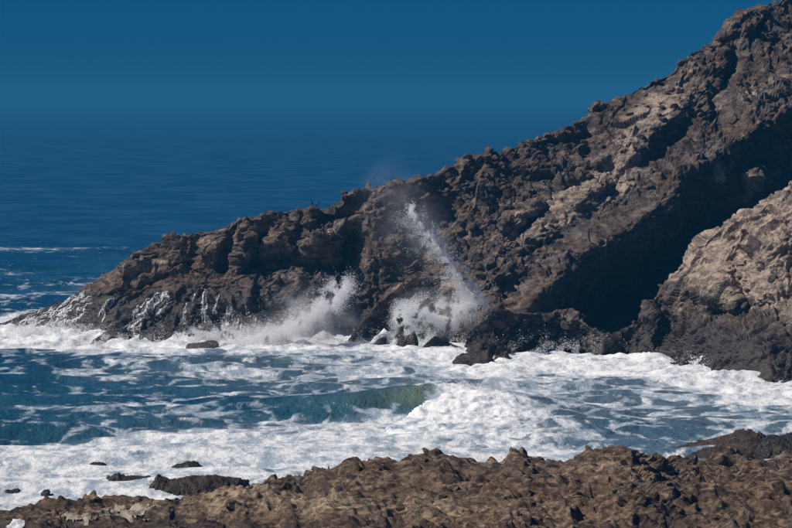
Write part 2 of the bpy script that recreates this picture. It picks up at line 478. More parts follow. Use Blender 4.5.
A = Loft(-90, 890, 1000, 300, line(FOOT), line(RIDGE), sea_d(-0.6), lambda px, py: lerp_pts(DCREST, px), head_offset,
         back=(30, 60, 0.65), amp=lambda px: np.interp(px, [-60, 0, 70, 150], [0.25, 0.35, 0.7, 1.05]), size=5.5, seed=3, strata=(-0.55, 0.15, 0.82), taper=40)
def head_pale_lit(px, py, P):  # sunlit bands of the slope painted into the colour, plus truly pale slabs
    v = 0.9 * gauss(px, py, 655, 112, 62, 24, -36) + 1.0 * gauss(px, py, 590, 196, 60, 22, -30) + 0.35 * gauss(px, py, 510, 235, 60, 30, -30) \
        + 0.45 * gauss(px, py, 210, 240, 60, 14, -12) + 0.3 * gauss(px, py, 330, 222, 50, 16, -15) + 0.55 * gauss(px, py, 756, 180, 30, 14, -25) \
        + 0.45 * gauss(px, py, 760, 90, 60, 14, -32) \
        + 1.6 * (gauss(px, py, 181, 261, 9, 1.6, -4) + gauss(px, py, 164, 262, 5, 1.4) + gauss(px, py, 297, 218, 7, 1.5, -22) + gauss(px, py, 335, 228, 6, 2, -30) + gauss(px, py, 715, 172, 2.5, 11, 10) + gauss(px, py, 349, 191, 7, 2.5))
    return v
def head_wet(px, py, P):
    lim = np.interp(px, [0, 120, 260, 400, 500, 620], [4.5, 6.0, 6.5, 5.0, 4.5, 4.0])
    return 1.25 * (1 - smooth(0.35, 1.15, P[..., 2] / lim))
headland = A.build('headland', M_HEAD, head_pale_lit, head_wet)
tag(headland, 'long dark brown rocky headland sloping down into the sea', kind='structure')

# ---- the pale outcrop at the right with its dark wave-washed foot
B_CREST = [(596, 350), (606, 345), (622, 330), (640, 318), (648, 306), (655, 299), (665, 285), (676, 268), (690, 250), (705, 236), (730, 219), (760, 201), (792, 184), (850, 150), (900, 125)]
B_FOOT = [(596, 357), (620, 362), (660, 369), (700, 377), (740, 386), (770, 390), (900, 391)]
def b_off(px, py, t):
    o = np.zeros_like(px)
    for poly, wd, am in ([(690, 300), (730, 318), (792, 300)], 9, 3.0), ([(655, 300), (668, 325), (660, 345)], 7, 3.0), ([(760, 215), (735, 260), (745, 300)], 8, 2.0):
        d, s, fr = poly_dist(px, py, poly); o += am * np.exp(-(d / wd) ** 2)
    for cx, cy, sx, sy, dg, am in ((715, 290, 22, 14, 0, -2.5), (650, 312, 14, 10, 0, -2), (770, 250, 30, 18, -20, -2), (740, 350, 60, 12, 15, -2)):
        o += am * gauss(px, py, cx, cy, sx, sy, dg)
    return o * np.clip(t * 4, 0, 1) * np.clip((1 - t) * 5, 0, 1)
B = Loft(594, 890, 300, 210, line(B_FOOT), line(B_CREST), sea_d(-0.5), lambda px, py: np.interp(px, [596, 650, 700, 792, 900], [333, 338, 337, 336, 340]), b_off,
         back=(24, 22, 0.9), amp=0.95, size=4.6, seed=23, strata=(-0.6, 0.2, 0.75), taper=12, saw=0.0, tl=1.1, rmin=0.6)
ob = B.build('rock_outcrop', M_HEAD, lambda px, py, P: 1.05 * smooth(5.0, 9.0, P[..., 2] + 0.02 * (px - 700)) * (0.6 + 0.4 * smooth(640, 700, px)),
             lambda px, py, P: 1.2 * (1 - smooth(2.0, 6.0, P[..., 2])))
tag(ob, 'pale sunlit rock buttress beside the shadowed ravine with dark wet foot', 'rock')

# ---- the spur under the water jet
C_CREST = [(340, 350), (346, 347), (352, 335), (362, 322), (374, 308), (386, 294), (400, 284), (420, 277), (440, 274), (456, 277), (470, 286), (481, 300), (490, 320), (498, 352)]
C_FOOT = [(340, 353), (360, 351), (400, 350), (450, 354), (498, 356)]
C = Loft(341, 497, 190, 110, line(C_FOOT), line(C_CREST), sea_d(-0.5), lambda px, py: np.interp(px, [340, 380, 440, 498], [344, 348, 351, 346]), None,
         back=(14, 8, 1.2), amp=0.5, size=3.0, seed=31, strata=(-0.7, 0.2, 0.6), taper=6)
oc = C.build('rock_spur', M_HEAD, lambda px, py, P: 0.55 * smooth(3.5, 6.0, P[..., 2]), lambda px, py, P: 1.1 * (1 - smooth(1.2, 4.2, P[..., 2])))
tag(oc, 'brown steep rock spur behind the shooting water jet', 'rock')

# ---- the dark tumbled ledge right of the jet
D_CREST = [(442, 362), (455, 357), (463, 343), (472, 327), (486, 314), (500, 307), (515, 312), (530, 311), (545, 316), (558, 311), (570, 313), (582, 322), (594, 330), (606, 333), (626, 335), (645, 342), (662, 360)]
D_FOOT = [(442, 364), (480, 368), (500, 366), (520, 361), (545, 353), (580, 354), (620, 362), (645, 366), (662, 369)]
Dl = Loft(444, 660, 250, 100, line(D_FOOT), line(D_CREST), sea_d(-0.5), lambda px, py: np.interp(px, [442, 500, 560, 645], [336, 341, 346, 338]), None,
          back=(14, 10, 1.0), amp=0.75, size=3.2, seed=47, strata=(-0.5, 0.3, 0.8), taper=6)
od = Dl.build('rock_ledge', M_HEAD, lambda px, py, P: 0.5 * smooth(3.0, 5.0, P[..., 2]) * smooth(500, 560, px), lambda px, py, P: 1.1 * (1 - smooth(1.5, 4.2, P[..., 2])))
tag(od, 'dark tumbled rock ledge between the water jet and the ravine', 'rock')

# ---- sea rocks: ridged lumps with a traced silhouette
def sea_rock(sil, base_py, thick, label, mat=M_REEF, amp=0.28, size=1.3, seed=1, pale=0.0, wet=0.7, name='sea_rock', group=None, zb=-0.4, res=1.0, cat='rock', lift=0.06):
    a = np.array(sil, float)
    x0, x1 = a[0, 0], a[-1, 0]
    nc = max(14, int((x1 - x0) * 1.5 * res)); nr = int(np.clip(thick * 9, 14, 44))
    px = np.linspace(x0, x1, nc)
    D0 = float(d_for_z((x0 + x1) / 2, base_py, zb))
    top = at(px, np.interp(px, a[:, 0], a[:, 1]), D0 + thick * 0.5)
    ang = np.linspace(0, math.pi, nr)
    u = (px - x0) / (x1 - x0)
    half = thick * 0.5 * np.sqrt(np.clip(1 - (2 * u - 1) ** 4, 0.02, 1))
    zlow = zb - 0.5
    top[:, 2] += lift
    V = np.zeros((nr, nc, 3))
    V[..., 0] = top[None, :, 0]
    V[..., 1] = D0 + thick * 0.5 - np.cos(ang)[:, None] * half[None]
    V[..., 2] = zlow + np.maximum(top[:, 2] - zlow, 0.05)[None] * (np.sin(ang)[:, None] ** 0.75)
    V[:, 0, 2] = np.minimum(V[:, 0, 2], zlow + 0.2); V[:, -1, 2] = np.minimum(V[:, -1, 2], zlow + 0.2)
    N = normals(V)
    V, h = rock_disp(V, N, amp, size, seed, (-0.4, 0.3, 0.85), 1.8, fine=0.6, saw=0.0, tl=0.75)
    o = grid_obj(name, V, mat, {'pale': np.full(V.shape[:2], pale), 'wet': np.full(V.shape[:2], wet)})
    tag(o, label, cat, group)
    return o

ROCKS = [
    # surf at the headland's foot
    ([(70, 347), (80, 342), (92, 338), (104, 331), (114, 327), (124, 328), (132, 332), (138, 340)], 348, 5, 'low dark rock ridge at the foam-covered tip of the headland', dict(amp=0.35, size=2.0, mat=M_HEAD, pale=-0.2, wet=0.9)),
    ([(132, 346), (140, 333), (152, 330), (168, 331), (182, 326), (196, 325), (206, 320), (216, 318), (222, 326), (228, 346)], 349, 5, 'wet dark rock bench under the thin cascades', dict(amp=0.45, size=2.2, mat=M_HEAD, pale=-0.1, wet=0.8)),
    ([(184, 349), (188, 346), (200, 345), (212, 343), (218, 345), (221, 350)], 351, 2.2, 'flat brown rock alone in the surf before the cascades', dict(zb=0.1, lift=0.32, amp=0.12, size=0.9, mat=M_HEAD, pale=0.2, wet=0.4)),
    ([(262, 346), (266, 339), (272, 336), (280, 333), (287, 338), (290, 346)], 348, 2.5, 'rounded dark rock half buried in white splash', dict(zb=0.1, lift=0.32, amp=0.2, size=1.2, mat=M_HEAD, wet=0.8)),
    ([(364, 352), (372, 347), (380, 341), (388, 338), (390, 344), (388, 351)], 353, 1.6, 'slanted thin dark rock slab before the spur', dict(zb=0.1, lift=0.32, amp=0.14, size=0.9, mat=M_HEAD, wet=0.7)),
    ([(392, 352), (396, 343), (402, 338), (408, 336), (414, 334), (417, 339), (419, 350)], 354, 2.2, 'jagged pair-peaked dark rock in the foam below the jet', dict(zb=0.1, lift=0.32, amp=0.22, size=1.0, mat=M_HEAD, wet=0.7)),
    ([(420, 353), (427, 345), (435, 340), (442, 342), (448, 345), (453, 354)], 355, 2.4, 'low domed dark rock in the foam beside the ledge', dict(zb=0.1, lift=0.32, amp=0.2, size=1.1, mat=M_HEAD, wet=0.8)),
    ([(435, 329), (443, 323), (452, 317), (457, 318), (455, 325), (450, 331)], 352, 1.6, 'small dark rock fin in the spray at the foot of the jet', dict(zb=0.1, lift=0.32, amp=0.15, size=0.9, mat=M_HEAD, wet=0.6)),
    ([(446, 368), (450, 363), (456, 357), (466, 354), (478, 352), (488, 350), (494, 358), (498, 366)], 370, 3.4, 'foam-streaked slanting rock at the toe of the ledge', dict(amp=0.16, size=1.3, mat=M_HEAD, wet=0.8)),
    ([(486, 365), (492, 357), (500, 349), (508, 350), (514, 357), (517, 365)], 366, 3, 'black pointed rock at the corner of the ledge', dict(amp=0.3, size=1.4, mat=M_HEAD, wet=0.9)),
    ([(694, 380), (698, 377.5), (704, 377.5), (708, 380)], 380.5, 1.0, 'tiny black rock awash below the outcrop', dict(amp=0.06, size=0.6)),
    # dark bits out in the bay
    ([(632, 430), (636, 427.5), (640, 427), (644, 429), (647, 430)], 430.5, 1.0, 'small black rock breaking the grey water of the bay', dict(amp=0.06, size=0.5, zb=-0.2)),
    ([(649, 430.5), (652, 428.6), (655, 429), (658, 430.5)], 431, 0.8, 'smaller black rock close beside another in the bay', dict(amp=0.05, size=0.4, zb=-0.2)),
    ([(664, 430), (668, 428.8), (672, 429), (676, 430)], 430.5, 0.8, 'flat black rock skimming the water in the bay', dict(amp=0.04, size=0.4, zb=-0.2)),
    ([(769, 419.5), (771.5, 416.8), (774, 416), (776.5, 418), (778, 419.5)], 420, 0.9, 'lone black rock in open water before the outcrop', dict(amp=0.06, size=0.5, zb=-0.2)),
    ([(321, 449), (325, 446.4), (329, 446.8), (333, 449)], 449.5, 0.8, 'tiny dark rock in the white foam behind the shore', dict(amp=0.05, size=0.4, zb=-0.2)),
    # reef on the far side of the shore
    ([(672, 452), (684, 447), (694, 444), (704, 441), (712, 440), (722, 437), (730, 436), (738, 432), (746, 430.5), (754, 432), (762, 434), (768, 440), (772, 452)], 455, 9, 'dark reddish brown rock reef behind the tan shore', dict(amp=0.35, size=1.7, pale=0.1, wet=0.45, zb=0.0)),
    ([(752, 452), (760, 443), (768, 437), (776, 436), (784, 435), (792, 432), (806, 429), (824, 430), (850, 440), (860, 455)], 458, 7, 'near black humped rock beside the reddish reef', dict(amp=0.35, size=1.6, pale=-0.1, wet=0.75, zb=0.2)),
    ([(222, 466), (232, 462), (246, 460), (256, 461), (262, 459), (270, 458), (280, 461), (300, 463), (312, 461), (322, 458), (330, 458), (342, 462), (350, 466)], 466.5, 3, 'long thin dark reef walling off the white pool', dict(amp=0.16, size=0.9, zb=-0.2)),
    ([(160, 473), (166, 468), (172, 466), (180, 463), (190, 461.5), (198, 462), (203, 466), (206, 472)], 473.5, 2.5, 'jagged dark rock with foam washing past, next to the white pool', dict(amp=0.2, size=0.9, zb=-0.2)),
    ([(110, 467.5), (116, 465), (122, 463.8), (130, 464.5), (136, 467.5)], 468, 1.5, 'narrow dark rock farthest out in the foam', dict(amp=0.1, size=0.7, lift=0.28, zb=0.0)),
    ([(60, 470.5), (72, 469), (84, 468), (94, 466), (102, 465.5), (108, 468)], 470.8, 1.4, 'long sliver of dark rock barely above the foam', dict(amp=0.08, size=0.7, lift=0.28, zb=0.0)),
    ([(76, 484), (84, 480), (94, 479), (104, 477.5), (111, 476), (114, 472.5), (119, 472), (124, 475), (136, 476.5), (148, 477.5), (154, 483)], 485, 3, 'low brown reef with one rounded knob, ringed by foam', dict(amp=0.2, size=0.9, zb=-0.2, pale=0.1, wet=0.5)),
    ([(142, 494), (148, 487), (153, 479), (158, 475), (163, 478), (170, 481), (180, 478), (192, 476), (204, 475), (216, 473), (228, 474), (240, 476), (252, 480)], 494, 4.5, 'craggy brown reef with a sharp peak joining the shore', dict(amp=0.32, size=1.3, zb=-0.2, pale=0.15, wet=0.45)),
    ([(4, 492), (7, 490), (11, 490.5), (14, 489), (19, 488), (22, 490)], 492.5, 1.2, 'cluster of low black rocks in the foam off the shore', dict(amp=0.1, size=0.5, zb=-0.2)),
    ([(28, 491), (32, 488.5), (35, 487.5), (39, 489.5), (41, 491)], 491.5, 1.2, 'small pointed black rock in the foam off the shore', dict(amp=0.1, size=0.5, zb=-0.2)),
    ([(40, 493.5), (44, 491), (49, 490), (51, 493)], 494, 1.0, 'small blunt black rock in the foam off the shore', dict(amp=0.08, size=0.4, zb=-0.2)),
    ([(58, 490), (61, 487), (66, 486), (70, 488), (72, 490)], 490.5, 1.3, 'squarish black rock in the foam between reef and shore', dict(amp=0.1, size=0.5, zb=-0.2)),
]
for k, (sil, base_row, th, lab, kw) in enumerate(ROCKS):
    sea_rock(sil, base_row, th, lab, seed=100 + 7 * k, **kw)

# ---- the rocky shore in front
F_CREST = [(-110, 506), (0, 504), (40, 503), (70, 501), (90, 498), (120, 501), (140, 499), (165, 500), (180, 498), (192, 491), (205, 484), (220, 479), (232, 476),
           (260, 478), (275, 474), (290, 476), (308, 471), (318, 464), (328, 461), (350, 459), (375, 457), (400, 457), (412, 455), (425, 456), (433, 452), (446, 451),
           (458, 453), (480, 453), (500, 452), (514, 448), (522, 443), (529, 446), (534, 452), (546, 453), (562, 451), (580, 447), (588, 445), (600, 447), (606, 442),
           (626, 439), (632, 438), (640, 440), (652, 445), (668, 449), (682, 452), (700, 453), (720, 451), (736, 449), (750, 450), (792, 449), (900, 446)]
F_DC = [(-110, 205), (0, 205), (170, 207), (215, 217), (310, 220), (335, 217), (500, 215), (632, 212), (700, 216), (900, 216)]
def shore_off(px, py, t):
    o = np.zeros_like(px)
    return o
F = Loft(-110, 900, 900, 310, line([(-110, 575), (900, 575)]), line(F_CREST), lambda px, py: np.interp(px, [-110, 200, 500, 900], [160, 152, 144, 140]),
         lambda px, py: lerp_pts(F_DC, px), shore_off, back=(26, 16, 0.5), down=8, amp=0.8, size=3.0, seed=71, strata=(0.35, 0.25, 0.9), stretch=2.0, saw=0.0, tl=0.8, fine=1.1, wide=1.35, rmin=0.7, small=1.2, blur=(1, 2, 3, 2, 1))
def add_lumps(L, lumps):
    for px, py, r, hgt in lumps:
        c, _ = L.pick(px, py)
        d = np.hypot(L.V[..., 0] - c[0], (L.V[..., 1] - c[1]) * 0.6) / r
        L.V[..., 2] += hgt * np.exp(-d ** 2.5)
add_lumps(F, [(630, 450, 3.0, 0.5), (500, 520, 1.6, 0.9), (480, 528, 1.2, 0.4), (690, 500, 3.0, 0.5), (760, 500, 2.5, 0.5), (560, 480, 2.0, 0.4), (440, 470, 2.5, 0.3),
              (300, 500, 4.0, 0.35), (250, 500, 4.0, 0.35), (340, 470, 2.0, 0.4), (200, 486, 2.2, 0.35), (120, 499, 1.6, 0.3), (230, 487, 3, -0.5), (320, 489, 3, -0.4), (620, 515, 3.5, -0.5), (100, 520, 6, -0.3), (300, 522, 6, -0.35)])
q = (F.V[..., 0] * 0.92 - F.V[..., 1] * 0.12) / 4.3 + 0.9 * fbm(F.V.reshape(-1, 3) / 9.0, 3, 777).reshape(F.V.shape[:2])
q = q - np.floor(q)
F.V[..., 2] += (np.where(q < 0.65, q / 0.65, (1 - q) / 0.35) - 0.5) * 0.7 * smooth(-0.35, 0.25, fbm(F.V.reshape(-1, 3) / 14.0 + 3, 2, 778).reshape(F.V.shape[:2])) * smooth(150, 330, F.PX)
F.V[..., 2] += 0.5 * fbm(F.V.reshape(-1, 3) / np.array([5.0, 6.5, 5.0]) + 11, 3, 779, 0.5, True).reshape(F.V.shape[:2]) * smooth(100, 300, F.PX)
# bedding: low tilted ledges
sb = F.V0[..., 2] + 0.10 * F.V0[..., 0] - 0.05 * F.V0[..., 1] + 1.1 * fbm(F.V0.reshape(-1, 3) / np.array([6.0, 3.5, 4.0]), 2, 781).reshape(F.V.shape[:2])
hb_ = 0.55
ft = sb / hb_ - np.floor(sb / hb_)
F.V[..., 2] += hb_ * (smooth(0.62, 0.95, ft) - ft) * 0.75 * smooth(-0.3, 0.2, fbm(F.V.reshape(-1, 3) / 8.0 + 5, 2, 782).reshape(F.V.shape[:2])) * smooth(60, 260, F.PX)
F.V[..., 2] -= 0.28 * smooth(250, 400, F.PX)
F.N2 = normals(F.V)
def shore_pale(px, py, P):
    return 0.04 + 0.7 * gauss(px, py, 290, 502, 130, 9) + 0.45 * gauss(px, py, 640, 462, 90, 12) + 0.35 * gauss(px, py, 500, 505, 150, 10) + 0.25 * gauss(px, py, 450, 480, 140, 14) \
        + 0.3 * gauss(px, py, 500, 522, 30, 10)
def shore_wet_shade(px, py, P):  # wet rock and dark patches; a shadow band is painted in too
    return 0.9 * (1 - smooth(0.2, 1.5, P[..., 2])) + 0.8 * gauss(px, py, 130, 525, 300, 9) + 0.55 * gauss(px, py, 250, 486, 80, 4) + 0.6 * gauss(px, py, 650, 514, 110, 12, -8) + 0.35 * gauss(px, py, 420, 516, 90, 7) + 0.3 * gauss(px, py, 540, 470, 120, 5, -5)
shore = F.build('rocky_shore', M_SHORE, shore_pale, shore_wet_shade)
tag(shore, 'jagged tan and brown bedrock shore', kind='structure')

# ------------------------------------------------------------------ boulders lying on headland and shore
def boulder_mesh(k):
    import bmesh
    bm = bmesh.new()
    bmesh.ops.create_icosphere(bm, subdivisions=3, radius=1.0)
    P = np.array([v.co[:] for v in bm.verts])
    r = np.random.default_rng(500 + k)
    pl = r.normal(size=(11, 3)); pl /= np.linalg.norm(pl, axis=1, keepdims=True)
    off = r.uniform(0.55, 0.95, 11)
    for n, d in zip(pl, off):
        s = P @ n
        P = P - np.where(s > d, s - d, 0)[:, None] * n * 0.92
    P = P * (1 + 0.10 * fbm(P * 1.6 + k * 7, 3, 900 + k)[:, None])
    P *= np.array([1.0, r.uniform(0.75, 1.0), r.uniform(0.6, 0.85)])
    for v, c in zip(bm.verts, P): v.co = c
    me = bpy.data.meshes.new('boulder')
    bm.to_mesh(me); bm.free()
    for nm in ('pale', 'wet'):
        a = me.attributes.new(nm, 'FLOAT', 'POINT')
    return me
def boulder_set(mat, pale, n=7, seed=0):
    out = []
    for k in range(n):
        me = boulder_mesh(k + seed)
        me.materials.append(mat)
        me.attributes['pale'].data.foreach_set('value', np.full(len(me.vertices), pale * (0.4 + 1.2 * (k / n)), np.float32))
        out.append(me)
    return out
SET_SHORE = boulder_set(M_SHORE, 0.3)
SET_HEAD = boulder_set(M_HEAD, 0.15, seed=20)
SET_PALE = boulder_set(M_HEAD, 1.0, seed=40)
def put_boulder(L, meshes, px, py, r, sink=0.35, k=None, scl=None):
    p, n = L.pick(px, py)
    o = bpy.data.objects.new('boulder', meshes[random.randrange(len(meshes)) if k is None else k])
    COL.objects.link(o); o.parent = L.obj
    o.location = (p[0], p[1], p[2] + r * (0.3 - sink) )
    o.rotation_euler = (random.uniform(-0.5, 0.5), random.uniform(-0.5, 0.5), random.uniform(0, 6.3))
    s = scl or (random.uniform(0.85, 1.3), random.uniform(0.8, 1.1), random.uniform(0.7, 1.05))
    o.scale = (r * s[0], r * s[1], r * s[2])
    return o
for k in range(170):
    if k < 100:
        px, py = random.uniform(600, 800), random.uniform(454, 486)
    else:
        px, py = random.uniform(200, 800), random.uniform(470, 526)
    if py < np.interp(px, [a for a, b in F_CREST], [b for a, b in F_CREST]) + 3: continue
    put_boulder(F, SET_SHORE, px, py, random.choice((0.18, 0.22, 0.26, 0.3, 0.36, 0.45)))
# skyline boulders that show singly
for px, py, r in ((467, 163, 0.75), (473, 164, 0.55), (490, 158, 0.6), (497, 159, 0.5), (523, 146, 0.7), (530, 144, 0.45), (392, 185, 0.95), (347, 192, 0.6), (356, 190, 0.55),
                  (366, 189, 0.5), (430, 178, 0.5), (263, 214, 0.45), (298, 210, 0.5), (292, 211, 0.4), (602, 108, 0.6), (655, 76, 0.5), (682, 60, 0.6), (718, 40, 0.5), (737, 24, 0.5),
                  (776, 2, 0.55), (560, 133, 0.5), (576, 124, 0.45)):
    put_boulder(A, SET_HEAD, px, py, r)
for k in range(190):
    px = random.uniform(380, 800); y0 = lerp_pts(RIDGE, px)
    py = y0 + random.uniform(3, 1 + min(110, 0.5 * (px - 330)))
    d, s, fr = poly_dist(np.array([px]), np.array([py]), EDGE)
    if s[0] > 0 and d[0] > 4: continue
    put_boulder(A, SET_HEAD, px, py, random.choice((0.3, 0.35, 0.4, 0.5, 0.6)))
for k in range(28):
    px = random.uniform(640, 800); y0 = lerp_pts(B_CREST, px)
    put_boulder(B, SET_PALE if (q := random.uniform(8, 120)) < 70 else SET_HEAD, px, y0 + q, random.choice((0.3, 0.4, 0.5, 0.65)))
for k in range(26):
    px = random.uniform(470, 610); y0 = lerp_pts(D_CREST, px)
    put_boulder(Dl, SET_HEAD, px, y0 + random.uniform(3, 28), random.choice((0.4, 0.5, 0.6, 0.8)))
for k in range(22):
    px = random.uniform(372, 470); y0 = lerp_pts(C_CREST, px)
    put_boulder(C, SET_HEAD, px, y0 + random.uniform(3, 45), random.choice((0.35, 0.45, 0.55, 0.7)))

# ------------------------------------------------------------------ sea
def wave_field(x, y, spacing):
    z = np.zeros_like(x)
    r = np.random.default_rng(5)
    for lam, amp in ((46, .22), (38, .2), (27, .16), (22, .14), (16, .11), (13, .10), (10, .08), (8, .07), (6.2, .06), (5, .055), (4.1, .05), (3.3, .04), (2.6, .035), (2.1, .03)):
        for q in range(2):
            a = math.radians(-90 + r.uniform(-38, 38)); ph = r.uniform(0, 6.28); l2 = lam * r.uniform(0.85, 1.15)
            fade = np.clip(l2 / (3.0 * spacing) - 0.6, 0, 1)
            c = np.cos((x * math.cos(a) + y * math.sin(a)) * 2 * math.pi / l2 + ph)
            z += amp * fade * (((c + 1) * 0.5) ** 1.7 * 2 - 0.8) * 0.75
    return z

def foam_map(px, py):
    """how much foam lies on the water, laid out in plan and read here through the photo's grid of the flat sea"""
    f = np.full(px.shape, 0.0)
    def mx(v): np.maximum(f, v, out=f)
    # old streaks out beyond the headland
    mx(0.50 * gauss(px, py, 40, 250, 110, 3.5)); mx(0.55 * gauss(px, py, 30, 296, 80, 7, -6)); mx(0.48 * gauss(px, py, 90, 286, 80, 6, -8))
    mx(0.95 * gauss(px, py, 5, 319, 45, 6, -14)); mx(0.42 * gauss(px, py, 10, 272, 70, 4)); mx(0.26 * smooth(225, 300, py) * (px < 200))
    # surf at the foot of the headland
    foot = np.interp(px, [-200, -60, 0, 60, 180, 350, 430, 470, 500, 540, 620, 700, 760, 900], [350, 346, 342, 347, 350, 350, 356, 366, 369, 362, 366, 382, 393, 396])
    d = py - foot
    wid = np.interp(px, [-200, 0, 150, 350, 450, 600, 792], [9, 10, 12, 11, 12, 16, 12])
    mx(1.05 * (1 - smooth(0.25, 1.6, d / wid)) * smooth(0, 5, d + np.interp(px, [0, 110, 170, 430, 520, 560], [16, 16, 12, 18, 24, 16])))
    # streaky water inside the bay
    mid = np.interp(px, [-200, 0, 60, 120, 250, 400, 540, 600, 900], [0.26, 0.29, 0.35, 0.42, 0.46, 0.54, 0.57, 0.55, 0.55]) * smooth(352, 360, py)
    mx(mid * (1 - 0.35 * gauss(px, py, 60, 400, 230, 24)))
    mx(0.64 * gauss(px, py, 120, 376, 60, 6)); mx(0.6 * gauss(px, py, 230, 370, 130, 8)); mx(0.64 * gauss(px, py, 380, 372, 110, 9)); mx(0.5 * gauss(px, py, 60, 413, 110, 6))
    mx(0.74 * gauss(px, py, 680, 384, 160, 12, 6))
    f -= 0.10 * gauss(px, py, 640, 432, 110, 9) + 0.06 * gauss(px, py, 700, 410, 90, 6)
    # broad apron of foam in front of the breaking wave
    edge = np.interp(px, [-200, 0, 90, 150, 250, 330, 420, 520, 548, 580, 900], [440, 434, 428, 423, 419, 415, 406, 408, 418, 428, 480])
    mx((0.80 - 0.16 * smooth(500, 600, px)) * smooth(-4, 9, py - edge) * (1 - 0.5 * smooth(600, 720, px)))
    return np.clip(f, 0, 1.1)

HALF = lambda y: 0.155 * y + 28
ys = [130.0]
while ys[-1] < 20000:
    y = ys[-1]
    ys.append(y + (1.0 if y < 200 else 0.33 if y < 400 else 0.33 * 1.035 ** (len([q for q in ys[-400:] if q >= 400]) + 1)))
ys = np.array(ys)
sx = np.linspace(-1, 1, 350)
Y = np.repeat(ys[:, None], len(sx), 1); X = sx[None] * HALF(Y)
spacing = np.maximum(np.gradient(ys)[:, None] * np.ones_like(X), HALF(Y) * 2 / len(sx))
PXs, PYs = topix(np.stack([X, Y, np.zeros_like(X)], -1))
FO = foam_map(PXs, PYs)
near = np.clip((430 - Y) / 60, 0, 1)
Zs = wave_field(X, Y, spacing) * (0.75 + 0.25 * near)
P3 = np.stack([X, Y, 0 * X], -1)
lump = fbm(P3.reshape(-1, 3) / np.array([2.6, 3.6, 1]), 4, 211, 0.6).reshape(X.shape)
Zs += near * lump * (0.10 + 0.22 * smooth(0.75, 1.0, FO)) * (1 - 0.65 * smooth(445, 460, PYs))
surf = smooth(0.9, 1.05, FO) * (PYs < 400)
Zs += near * surf * np.maximum(0, 0.08 + 0.5 * fbm(P3.reshape(-1, 3) / 2.2 + 4, 5, 220, 0.7, True).reshape(X.shape)) * (0.4 + 0.6 * smooth(60, 160, PXs)) * (1 - 0.7 * gauss(PXs, PYs, 408, 352, 60, 14)) * (1 - 0.5 * gauss(PXs, PYs, 200, 350, 60, 14))
bank = np.exp(-((PYs - np.interp(PXs, [-60, 0, 60, 120, 250, 345, 400, 450, 500], [336, 337, 340, 344, 347, 347, 350, 353, 355])) / 4.5) ** 2)
bank *= np.interp(PXs, [-80, -20, 0, 60, 120, 180, 240, 300, 345, 400, 445, 480], [0, 0.6, 1.0, 1.2, 0.9, 1.4, 1.9, 2.2, 1.6, 1.2, 0.8, 0])
bn = fbm(P3.reshape(-1, 3) / np.array([1.5, 2.2, 1]) + 14, 5, 231, 0.65).reshape(X.shape)
Zs += near * bank * np.clip(0.45 + 1.3 * bn, 0, 1.6)
FO = np.maximum(FO, near * np.clip(bank * 2.5, 0, 1.08))
Zs -= np.clip((Y - 3000) / 17000, 0, 1) * 0.5
sea = grid_obj('sea', np.stack([X, Y, Zs], -1), M_WATER, {'foam': FO, 'green': 0.03 * smooth(250, 420, PYs)}, smooth_shade=True)
tag(sea, 'dark blue sea streaked with white foam inside the bay', kind='structure')

# ---- the breaking wave: crest line on the sea, steep green face towards the shore, collapsing into a white roller
CREST = [(150, 408), (230, 410), (300, 413), (360, 414), (400, 413), (430, 413), (460, 413), (490, 417), (515, 424), (533, 431), (546, 438)]
cl = np.array([[*at(a, b, d_for_z(a, b, 0.0))] for a, b in CREST])
wx = np.arange(-36, 30, 0.14); wy = np.arange(228, 318, 0.2)
WX, WY = np.meshgrid(wx, wy)
best = np.full(WX.shape, 1e9); sgn = np.ones(WX.shape); fr = np.zeros(WX.shape)
for k in range(len(cl) - 1):
    a, b = cl[k, :2], cl[k + 1, :2]; e = b - a
    t = np.clip(((WX - a[0]) * e[0] + (WY - a[1]) * e[1]) / (e @ e), 0, 1)
    d = np.hypot(WX - a[0] - t * e[0], WY - a[1] - t * e[1])
    s = np.sign(e[0] * (WY - a[1]) - e[1] * (WX - a[0]))
    m = d < best; best = np.where(m, d, best); sgn = np.where(m, s, sgn); fr = np.where(m, (k + t) / (len(cl) - 1), fr)
nn = fbm(np.stack([WX / 1.6, WY / 3.0, 0 * WX], -1).reshape(-1, 3), 4, 303, 0.6).reshape(WX.shape)
best = np.where(fr > 0.55, np.maximum(0, best + 1.7 * nn * smooth(0.6, 0.9, fr)), best)
sdw = best * sgn                       # + behind the crest (seaward)
AMP = np.interp(fr, [0, 0.12, 0.2, 0.3, 0.4, 0.5, 0.6, 0.7, 0.8, 0.9, 1.0], [0.0, 0.55, 1.0, 1.5, 1.85, 2.1, 2.05, 1.75, 1.3, 0.8, 0.2])
broken = smooth(0.45, 0.58, fr)
front_w = 3.0 + 4.0 * broken
prof = np.where(sdw > 0, np.exp(-(sdw / 7.0) ** 2), np.where(broken > 0, np.clip(1 - (-sdw / (front_w * 1.5)) ** 1.6, 0, 1) * broken + (1 - broken) * np.exp(-(sdw / 3.4) ** 2), np.exp(-(sdw / 3.4) ** 2)))
PW3 = np.stack([WX, WY, 0 * WX], -1).reshape(-1, 3)
l1 = fbm(PW3 / 2.6 + 9, 4, 301, 0.6, True).reshape(WX.shape); l2 = fbm(PW3 / 0.8, 4, 302, 0.65).reshape(WX.shape)
foamy = broken * np.where(sdw > 0, 1 - smooth(0.5, 3.0, sdw), 1) * (1 - 0.75 * smooth(0.85, 1.0, fr))
ppx, ppy = topix(np.stack([WX, WY, 0 * WX], -1))
basef = foam_map(ppx, ppy)
Zw = np.interp(WY, wy, wy * 0) + wave_field(WX, WY, np.full_like(WX, 0.33)) * 0.9 + AMP * prof
Zw += foamy * np.clip(prof * 1.6, 0, 1) * (0.20 * l1 + 0.26 * l2) + 0.05 * l2
edge_in = np.clip(prof * AMP / 0.18, 0, 1)
